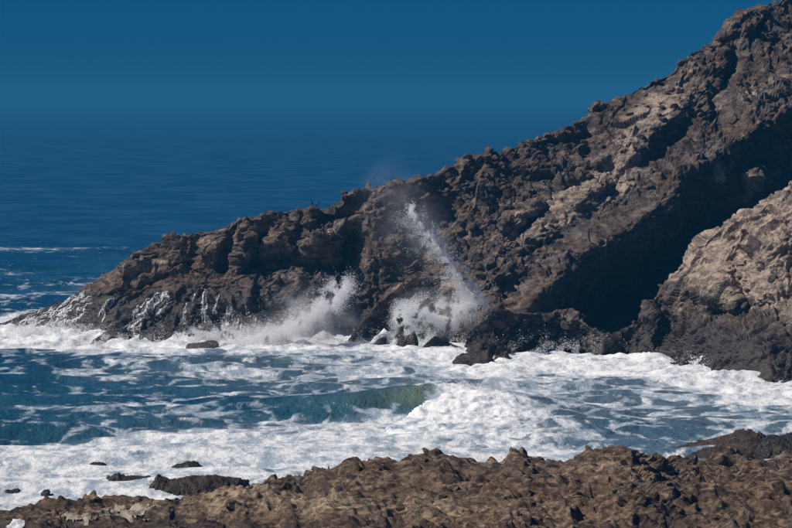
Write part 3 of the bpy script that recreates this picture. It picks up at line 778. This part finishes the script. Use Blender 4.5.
Zw = Zw - (1 - smooth(0, 1, edge_in)) * 0.9
fo = np.clip(np.maximum(basef * (1 - 0.6 * np.exp(-((sdw + 2.2) / 2.4) ** 2) * (1 - broken)), 0), 0, 1)
face = np.exp(-((sdw + 1.4) / 2.1) ** 2) * smooth(0.08, 0.3, fr) * (1 - smooth(0.54, 0.64, fr))
fo = np.where(face > 0.15, np.minimum(fo, 0.62 - 0.6 * face), fo)
fo = np.maximum(fo, 1.1 * foamy * np.clip(prof * 2, 0, 1))
fo = np.maximum(fo, 0.85 * np.exp(-((sdw - 0.25) / 0.5) ** 2) * smooth(0.3, 0.5, fr) * (0.75 + 0.5 * l2))
fo = np.where((sdw > 0.6) & (sdw < 7) & (fr < 0.5), np.minimum(fo, 0.30), fo)
fo = np.where((sdw > 1.0) & (broken > 0.3), np.minimum(np.maximum(fo, 0), 0.55 + 0.5 * (1 - smooth(1.0, 4.0, sdw))), fo)
keep = edge_in > 0.01
gf = grid_faces(*WX.shape)
kf = keep.ravel()[gf].any(1)
gf = gf[kf]; used = np.unique(gf); remap = np.full(WX.size, -1); remap[used] = np.arange(len(used))
VW = np.stack([WX, WY, Zw], -1).reshape(-1, 3)[used]
ow = add_mesh('breaking_wave', VW, remap[gf], M_WATER, None, {'foam': fo.ravel()[used], 'green': np.clip(face * 1.1 * (0.25 + 0.75 * smooth(0.25, 0.48, fr)), 0, 1).ravel()[used]}, True)
tag(ow, 'curling green wave collapsing into a white roller in the bay', 'wave')

# ------------------------------------------------------------------ white water running over the rocks
def resample(L, x0, x1, y0, y1, up):
    """part of a loft on a grid 'up' times finer"""
    fr_ = slice(L.down, L.down + L.nrow)
    PX, PY, V, N = L.PX[fr_], L.PY[fr_], L.V[fr_], L.N[fr_]
    m = (PX > x0) & (PX < x1) & (PY > y0) & (PY < y1)
    rr = np.where(m.any(1))[0]; cc = np.where(m.any(0))[0]
    r0, r1, c0, c1 = rr[0], rr[-1], cc[0], cc[-1]
    def up1(a, n, ax):
        m_ = a.shape[ax]; t = np.linspace(0, m_ - 1, (m_ - 1) * n + 1); i = np.minimum(t.astype(int), m_ - 2); f = t - i
        sh = [1] * a.ndim; sh[ax] = -1; f = f.reshape(sh)
        return np.take(a, i, ax) * (1 - f) + np.take(a, i + 1, ax) * f
    return [up1(up1(a[r0:r1 + 1, c0:c1 + 1], up, 0), up, 1) for a in (PX, PY, V, N)]

def wash(L, name, label, cat, paths, flow_deg, seed, mat=M_FALL, lift=0.10, thr=0.0, nz=(9.0, 2.2), group=None, rough=0.9, bumpy=0.02, up=3):
    """white water lying on a rock surface: a lifted layer broken into strands along the flow"""
    allp = [q for poly, *_ in paths for q in poly]; wm = max(max(a_, b_) for _, a_, b_ in paths) * 1.5
    px, py, V, N = resample(L, min(q[0] for q in allp) - wm, max(q[0] for q in allp) + wm, min(q[1] for q in allp) - wm, max(q[1] for q in allp) + wm, up)
    dens = np.full(px.shape, -1.0)
    for poly, w0, w1 in paths:
        d, s, f_ = poly_dist(px, py, poly)
        dens = np.maximum(dens, 1 - d / (w0 + (w1 - w0) * f_))
    a = math.radians(flow_deg); c, s_ = math.cos(a), math.sin(a)
    wob = fbm(np.stack([px / 7, py / 7, 0 * px], -1), 2, seed + 3) * 1.6
    u = (px * c + py * s_) / nz[0]; v = (-px * s_ + py * c + wob) / nz[1]
    n = fbm(np.stack([u, v, np.full(px.shape, seed * 1.7)], -1), 4, seed, 0.62) * 1.9
    n += 0.5 * fbm(np.stack([u * 0.35, v * 0.3, np.full(px.shape, 4.7)], -1), 2, seed + 9)
    val = np.minimum(dens, 0.75) + n * rough
    keepv = (val > thr) & (dens > -0.6)
    gf = grid_faces(*px.shape)
    gf = gf[keepv.ravel()[gf].sum(1) >= 3]
    # connected strands
    lab = np.arange(px.size)
    for _ in range(400):
        mn = lab[gf].min(1)
        new = lab.copy()
        for k in range(4): np.minimum.at(new, gf[:, k], mn)
        new = new[new]
        if (new == lab).all(): break
        lab = new
    ids, cnt = np.unique(lab[gf[:, 0]], return_counts=True)
    order = np.argsort(-cnt)
    big = [ids[k] for k in order[:40] if cnt[k] >= 30]
    root = None
    if len(big) > 1:
        i0 = np.where(lab == big[0])[0]
        c0 = V.reshape(-1, 3)[i0].mean(0)
        root = empty(name, tuple(c0))
    for bid in big:
        g = gf[lab[gf[:, 0]] == bid]
        used = np.unique(g); remap = np.full(px.size, -1); remap[used] = np.arange(len(used))
        Vu = V.reshape(-1, 3)[used]
        P = Vu + N.reshape(-1, 3)[used] * (lift + bumpy * fbm(Vu / 0.4, 3, seed + 5)[:, None] + 0.06 * np.clip(val.ravel()[used], 0, 1.5)[:, None])
        o = add_mesh('strand' if root else name, P - (c0 if root else 0), remap[g], mat, root, None, True)
    return tag(root or o, label, cat, group)

wash(A, 'water_cascade', 'broad sheet of white water sliding down the headland tip', 'cascade',
     [([(88, 300), (60, 312), (30, 326), (5, 338)], 10, 10), ([(70, 322), (40, 334)], 9, 12), ([(86, 312), (60, 334)], 6, 10), ([(0, 338), (130, 345)], 5, 6)], -32, 401, thr=0.66, nz=(12, 0.75))
wash(A, 'water_cascade', 'slanting white chute of water above the wet rock bench', 'cascade', [([(168, 296), (155, 306), (140, 318), (134, 328)], 4, 8), ([(172, 300), (160, 316)], 2, 3)], -42, 402, thr=0.42, nz=(16, 0.6))
wash(A, 'water_cascade', 'short wisp of white water near the headland tip', 'cascade', [([(114, 304), (108, 312), (104, 318)], 4, 5)], -60, 403, thr=0.5, nz=(12, 0.6))
wash(A, 'water_cascade', 'forked thin falls pouring between dark ribs', 'cascade', [([(208, 292), (207, 305), (210, 325)], 3.5, 6), ([(196, 296), (192, 310), (190, 322)], 2.2, 4), ([(222, 298), (218, 312)], 2, 3)], -85, 404, thr=0.42, nz=(18, 0.55))
wash(A, 'water_cascade', 'ragged veil of falls right of the forked falls', 'cascade', [([(232, 305), (228, 320), (222, 340)], 3, 9), ([(246, 304), (252, 320), (258, 330)], 2, 4), ([(240, 325), (255, 345)], 6, 10)], -80, 405, thr=0.45, nz=(16, 0.6))
wash(A, 'water_cascade', 'white water streaming out of the cleft above the big splash', 'cascade', [([(348, 278), (338, 292), (322, 312), (305, 335)], 4, 22), ([(349, 240), (347, 275)], 0.9, 1.5)], -52, 406, thr=0.5, nz=(15, 0.65))
wash(B, 'water_cascade', 'small white waterfall off the foot of the pale buttress', 'cascade', [([(707, 356), (697, 361), (690, 372)], 1.6, 4), ([(703, 364), (706, 376)], 1.0, 2)], -50, 407, thr=0.4, nz=(11, 0.9), lift=0.12)
wash(F, 'foam_pool', 'pale beige film of old foam lying on the low shore', 'foam', [([(85, 510), (120, 507), (165, 503)], 5, 4), ([(60, 511), (100, 509)], 2, 4)], 0, 409, mat=M_SCUM, thr=0.5, nz=(16, 2.5), lift=0.05, rough=0.7, bumpy=0.02)
wash(F, 'foam_pool', 'white foam puddle in a hollow of the dark low shore', 'foam', [([(-20, 526), (24, 521)], 3, 2.5)], 0, 410, mat=M_FOAM, thr=0.45, nz=(12, 1.4), lift=0.04, rough=0.8, bumpy=0.02)

# thin streaks of white water over the sea rocks sit in the sea's own surf

# ------------------------------------------------------------------ spray: thousands of separate drops
def drops(name, P, size, mat, parent=None):
    n = len(P)
    r = np.random.default_rng(n)
    d = r.normal(size=(n, 3, 3)); d /= np.linalg.norm(d, axis=-1, keepdims=True)
    V = P[:, None, :] + d * size[:, None, None]
    return add_mesh(name, V.reshape(-1, 3), np.arange(n * 3).reshape(n, 3), mat, parent)

def drop_sizes(n, lo, hi):
    return lo * (hi / lo) ** (RNG.random(n) ** 3)

def spread(poly, w0, w1, n, D, dd, power=1.0, bias=1.0, tpow=1.0):
    """drops round a pixel path; w0..w1 half width in pixels along it, D distance, dd spread in depth (m)"""
    a = np.array(poly, float)
    t = RNG.random(n) ** tpow
    k = t * (len(a) - 1); i = np.minimum(k.astype(int), len(a) - 2); f = (k - i)[:, None]
    p = a[i] * (1 - f) + a[i + 1] * f
    w = w0 + (w1 - w0) * t
    ang = RNG.random(n) * 2 * np.pi; rr = np.abs(RNG.normal(size=n)) ** power * w * 0.6
    px = p[:, 0] + np.cos(ang) * rr; py = p[:, 1] + np.sin(ang) * rr * bias
    return px, py, D + RNG.normal(size=n) * dd

def clump(px, py, amount, scale, seed):
    """keep drops in streaks and clumps"""
    q = np.stack([px / scale, py / scale, np.zeros_like(px)], -1)
    v = fbm(q, 4, seed, 0.6)
    return v > amount + RNG.normal(size=len(px)) * 0.12

def spray_part(parent, name, px, py, D, size, mat=M_DROP):
    P = at(px, py, D)
    if parent: P = P - np.array(parent.location)
    return drops(name, P, size, mat, parent)

base = at(np.array(474.0), np.array(318.0), 338.0)
plume = tag(empty('spray_plume', tuple(base)), 'tall slanting jet of white spray shot up from the surf', 'spray')
# jet
px, py, D = spread([(478, 306), (470, 291), (458, 274), (444, 255), (432, 238), (420, 221), (409, 205)], 10.0, 4.0, 190000, 338.5, 0.5, 1.45, 1.0, 2.0)
jt = (306 - py) / 101
px += 2.2 * fbm(np.stack([jt * 7, 0 * jt, 0 * jt], -1), 3, 661) + 1.6 * fbm(np.stack([px / 5, py / 5, 0 * px], -1), 2, 662)
k = clump(px, py, -0.12, 5, 601)
spray_part(plume, 'jet', px[k], py[k], D[k], drop_sizes(k.sum(), 0.020, 0.085))
# drops falling away left of the jet
px, py, D = spread([(476, 296), (455, 270), (430, 238), (408, 208)], 18, 18, 34000, 338.5, 0.6)
px -= np.abs(RNG.normal(size=len(px))) * 10; py += np.abs(RNG.normal(size=len(px))) * 8
k = clump(px, py, 0.05, 9, 602)
spray_part(plume, 'falling_drops', px[k], py[k], D[k], drop_sizes(k.sum(), 0.014, 0.06))
# splash at its foot
px, py, D = spread([(470, 302), (450, 318), (430, 312), (408, 312), (400, 320)], 24, 22, 220000, 337.5, 1.0, 0.9, 0.75)
jx = px + RNG.normal(size=len(px)) * 4; jy = py + RNG.normal(size=len(px)) * 3
m = (jy > 286 + np.maximum(0, 440 - px) * 0.16) & (jx > 393) & (jx < 484)
k = clump(px, py, -0.08, 8, 603) & m
spray_part(plume, 'splash', px[k], py[k], D[k], drop_sizes(k.sum(), 0.018, 0.08))
# mist drifting off the top
def mist_material(name, dens, scale, color, seed):
    m = NT(name)
    tc = m.n('ShaderNodeTexCoord')
    ln = m.n('ShaderNodeVectorMath', operation='LENGTH'); m.l(tc.outputs['Object'], ln.inputs[0])
    fall = m.math('SUBTRACT', 1.0, ln.outputs['Value'], clamp=True)
    fall = m.math('POWER', fall, 1.3)
    mp = m.n('ShaderNodeMapping'); mp.inputs['Location'].default_value = (seed, 0, 0); m.l(tc.outputs['Object'], mp.inputs[0])
    n = m.step(m.noise(mp.outputs[0], scale, 6, 0.7, 0.8), 0.42, 0.70)
    pv = m.n('ShaderNodeVolumePrincipled'); pv.inputs['Color'].default_value = color
    m.l(m.math('MULTIPLY', m.math('MULTIPLY', fall, n), dens), pv.inputs['Density'])
    m.l(pv.outputs[0], m.out.inputs['Volume'])
    return m.m
def mist_part(parent, c, radii, dens, scale, seed, tilt=0.0, color=(0.985, 0.99, 0.995, 1)):
    """a soft cloud of fine droplets: an ellipsoid whose density thins to nothing at its skin"""
    import bmesh
    bm = bmesh.new(); bmesh.ops.create_icosphere(bm, subdivisions=3, radius=1.0)
    me = bpy.data.meshes.new('mist'); bm.to_mesh(me); bm.free()
    me.materials.append(mist_material('mist', dens, scale, color, seed))
    o = bpy.data.objects.new('mist', me); COL.objects.link(o); o.parent = parent
    o.location = np.array(c) - np.array(parent.location)
    o.scale = radii; o.rotation_euler = (0, tilt, 0)
    return o
mist_part(plume, at(np.array(404.0), np.array(218.0), 344.0), (5.2, 4.0, 7.2), 0.11, 1.6, 3.0, math.radians(-16))
mist_part(plume, at(np.array(428.0), np.array(240.0), 340.0), (2.6, 2.2, 7.0), 0.22, 2.4, 6.0, math.radians(-33))
mist_part(plume, at(np.array(394.0), np.array(190.0), 352.0), (4.0, 3.0, 3.4), 0.12, 1.6, 9.0)

mist_part(plume, at(np.array(438.0), np.array(314.0), 338.0), (4.8, 1.8, 3.0), 1.1, 3.0, 14.0, math.radians(10))
mist_part(plume, at(np.array(468.0), np.array(290.0), 339.0), (1.2, 1.2, 3.4), 0.9, 2.2, 17.0, math.radians(-33))

# the big splash left of the spur
s0 = at(np.array(310.0), np.array(348.0), 345.0)
splash = tag(empty('wave_splash', tuple(s0)), 'big soft white splash surging into the cleft beside the brown spur', 'splash')
px, py, D = spread([(232, 344), (262, 336), (290, 326), (315, 312), (338, 292), (348, 280)], 16, 12, 210000, 341.5, 1.2, 1.0, 0.9, 0.8)
py = np.minimum(py, 352)
px -= np.abs(RNG.normal(size=len(px))) * 4; py += np.abs(RNG.normal(size=len(px))) * 5; py = np.minimum(py, 352)
k = clump(px, py, -0.06, 11, 605)
spray_part(splash, 'thrown_water', px[k], py[k], D[k], drop_sizes(k.sum(), 0.020, 0.09))
mist_part(splash, at(np.array(318.0), np.array(324.0), 341.5), (5.8, 3.0, 4.4), 0.95, 3.2, 1.0, math.radians(28))
mist_part(splash, at(np.array(285.0), np.array(338.0), 341.5), (6.4, 2.6, 2.6), 0.9, 3.4, 5.0, math.radians(8))
for (cxp, cyp, w_, n_, lab, sd_) in ((216, 345, 56, 130000, 'fringe of splashing white water below the forked falls', 1), (46, 337, 50, 80000, 'low splash of white water off the headland tip', 2),
                                    (110, 346, 34, 14000, 'spatter of foam against the low rock ridge', 3), (406, 348, 48, 110000, 'churning splash round the rocks below the spur', 4),
                                    (560, 354, 70, 14000, 'foam fringe splashing along the dark ledge', 5), (690, 374, 26, 5000, 'little splash below the small waterfall', 6)):
    px = cxp + RNG.normal(size=n_) * w_ * 0.5; py = cyp - np.abs(RNG.normal(size=n_)) * (8 + 5 * np.maximum(0, fbm(np.stack([px / 9, 0 * px, 0 * px + sd_], -1), 3, 650))) + RNG.normal(size=n_) * 2
    back = 4.6 if sd_ == 4 else 1.5
    Dd = d_for_z(px, np.full(n_, cyp + 5.0), 0.0) + back + RNG.normal(size=n_) * 0.7
    k = clump(px, py, 0.02, 8, 610 + sd_)
    c0 = at(np.array(float(cxp)), np.array(float(cyp)), float(d_for_z(cxp, cyp + 5.0, 0.0)) + back)
    e = tag(empty('wave_splash', tuple(c0)), lab, 'splash')
    spray_part(e, 'drops', px[k], py[k], Dd[k], drop_sizes(k.sum(), 0.018, 0.085))
    if sd_ in (1, 2, 4):
        mist_part(e, c0 + np.array([0, 0, 0.4]), (w_ * 0.1, 1.6, 1.9), 0.7, 3.4, 20.0 + sd_)
# spindrift off the breaking wave
px = 478 + RNG.normal(size=14000) * 32; py = np.interp(px, [400, 430, 460, 490, 515, 533, 548], [391, 388, 388, 395, 404, 415, 430]) - 1 - np.abs(RNG.normal(size=14000)) * 3 + RNG.normal(size=14000) * 2.5 + np.maximum(0, (px - 500)) * 0.12
k = clump(px, py, 0.02, 6, 640) & (px > 415) & (px < 548)
Dd = d_for_z(px, np.interp(px, [a for a, b in CREST], [b for a, b in CREST]), 0.0)
spray_part(ow, 'spindrift', px[k], py[k], Dd[k] - 0.5 + RNG.normal(size=k.sum()) * 0.5, drop_sizes(k.sum(), 0.015, 0.08))

# ------------------------------------------------------------------ birds on the ridge, pale slabs
def bird(px, lean, hgt, yaw, label):
    import bmesh
    M = NT('black_plumage'); v = M.coords()
    b = M.n('ShaderNodeBsdfPrincipled'); M.l(M.mix(M.noise(v, 20, 3), (0.008, 0.008, 0.009), (0.02, 0.019, 0.018)), b.inputs['Base Color']); b.inputs['Roughness'].default_value = 0.6
    M.l(b.outputs[0], M.out.inputs[0])
    # spine from tail to bill: (along, up, radius)
    if lean < 0.5:
        spine = [(-0.24, 0.10, 0.012), (-0.14, 0.16, 0.04), (-0.06, 0.26, 0.085), (0.0, 0.38, 0.10), (0.04, 0.48, 0.075), (0.05, 0.57, 0.04), (0.05, 0.66, 0.034), (0.07, 0.73, 0.042), (0.12, 0.745, 0.024), (0.20, 0.74, 0.006)]
    else:
        spine = [(-0.34, 0.16, 0.012), (-0.24, 0.19, 0.04), (-0.12, 0.25, 0.085), (0.0, 0.30, 0.10), (0.10, 0.35, 0.08), (0.17, 0.41, 0.045), (0.21, 0.46, 0.036), (0.25, 0.49, 0.04), (0.31, 0.485, 0.022), (0.38, 0.475, 0.006)]
    seg = 10; V = []; Fc = []
    for k, (a, z, r) in enumerate(spine):
        a0, z0, _ = spine[max(0, k - 1)]; a1, z1, _ = spine[min(len(spine) - 1, k + 1)]
        t = np.array([a1 - a0, z1 - z0]); t /= np.linalg.norm(t)
        for j in range(seg):
            q = 2 * math.pi * j / seg
            V.append((a - t[1] * r * math.cos(q), r * 0.85 * math.sin(q), z + t[0] * r * math.cos(q)))
    for k in range(len(spine) - 1):
        for j in range(seg):
            Fc.append((k * seg + j, k * seg + (j + 1) % seg, (k + 1) * seg + (j + 1) % seg, (k + 1) * seg + j))
    p, n = A.pick(px, lerp_pts(RIDGE, px) + 1)
    # stand on the highest rock near that spot
    sub = (np.abs(A.V[..., 0] - p[0]) < 0.25) & (np.abs(A.V[..., 1] - p[1]) < 2.5)
    i = np.argmax(np.where(sub, A.V[..., 2], -99)); top = A.V.reshape(-1, 3)[i]
    e = tag(empty('bird', (top[0], top[1], top[2] - 0.02)), label, 'bird')
    e.rotation_euler = (0, 0, yaw); e.scale = (hgt,) * 3
    add_mesh('body', np.array(V), np.array(Fc), M.m, e, None, True)
    for s in (-1, 1):
        pts = np.array([(0.0, s * 0.045, 0.30), (0.0, s * 0.05, 0.12), (0.01, s * 0.05, 0.0)]); lv = []; lf = []
        for q, c in enumerate(pts):
            for j in range(4): lv.append(c + 0.014 * np.array([math.cos(j * math.pi / 2), math.sin(j * math.pi / 2), 0]))
        for q in range(2):
            for j in range(4): lf.append((q * 4 + j, q * 4 + (j + 1) % 4, q * 4 + 4 + (j + 1) % 4, q * 4 + 4 + j))
        add_mesh('leg', np.array(lv), np.array(lf), M.m, e)
        # folded wing against the body
        mid = spine[3]
        w = np.array([(mid[0] - 0.26, s * 0.02, mid[1] - 0.20), (mid[0] - 0.10, s * 0.09, mid[1] - 0.12), (mid[0] + 0.03, s * 0.09, mid[1] + 0.04), (mid[0] - 0.04, s * 0.06, mid[1] + 0.08),
                      (mid[0] - 0.10, s * 0.115, mid[1] - 0.06)])
        wf = np.array([(0, 1, 4), (1, 2, 4), (2, 3, 4), (3, 0, 4)])
        add_mesh('wing', w, wf, M.m, e)
bird(313.0, 0.0, 0.85, math.radians(200), 'upright dark bird standing on the headland crest')
bird(317.5, 1.0, 0.85, math.radians(20), 'crouching dark bird on the crest beside an upright one')

# ------------------------------------------------------------------ sea haze
def haze():
    m = NT('sea_haze')
    pv = m.n('ShaderNodeVolumePrincipled')
    pv.inputs['Color'].default_value = (0.04, 0.265, 0.50, 1)
    pv.inputs['Density'].default_value = 0.00025
    pv.inputs['Anisotropy'].default_value = 0.0
    m.l(pv.outputs[0], m.out.inputs['Volume'])
    x0, x1, y0, y1, z0, z1 = -6000, 6000, -60, 21000, -7.0, 62.0
    V = np.array([(x, y, z) for z in (z0, z1) for y in (y0, y1) for x in (x0, x1)], float)
    Fq = np.array([(0, 2, 3, 1), (4, 5, 7, 6), (0, 1, 5, 4), (2, 6, 7, 3), (0, 4, 6, 2), (1, 3, 7, 5)])
    o = add_mesh('haze', V, Fq, m.m)
    tag(o, 'thin blue sea haze over the water', 'haze', kind='stuff')
haze()
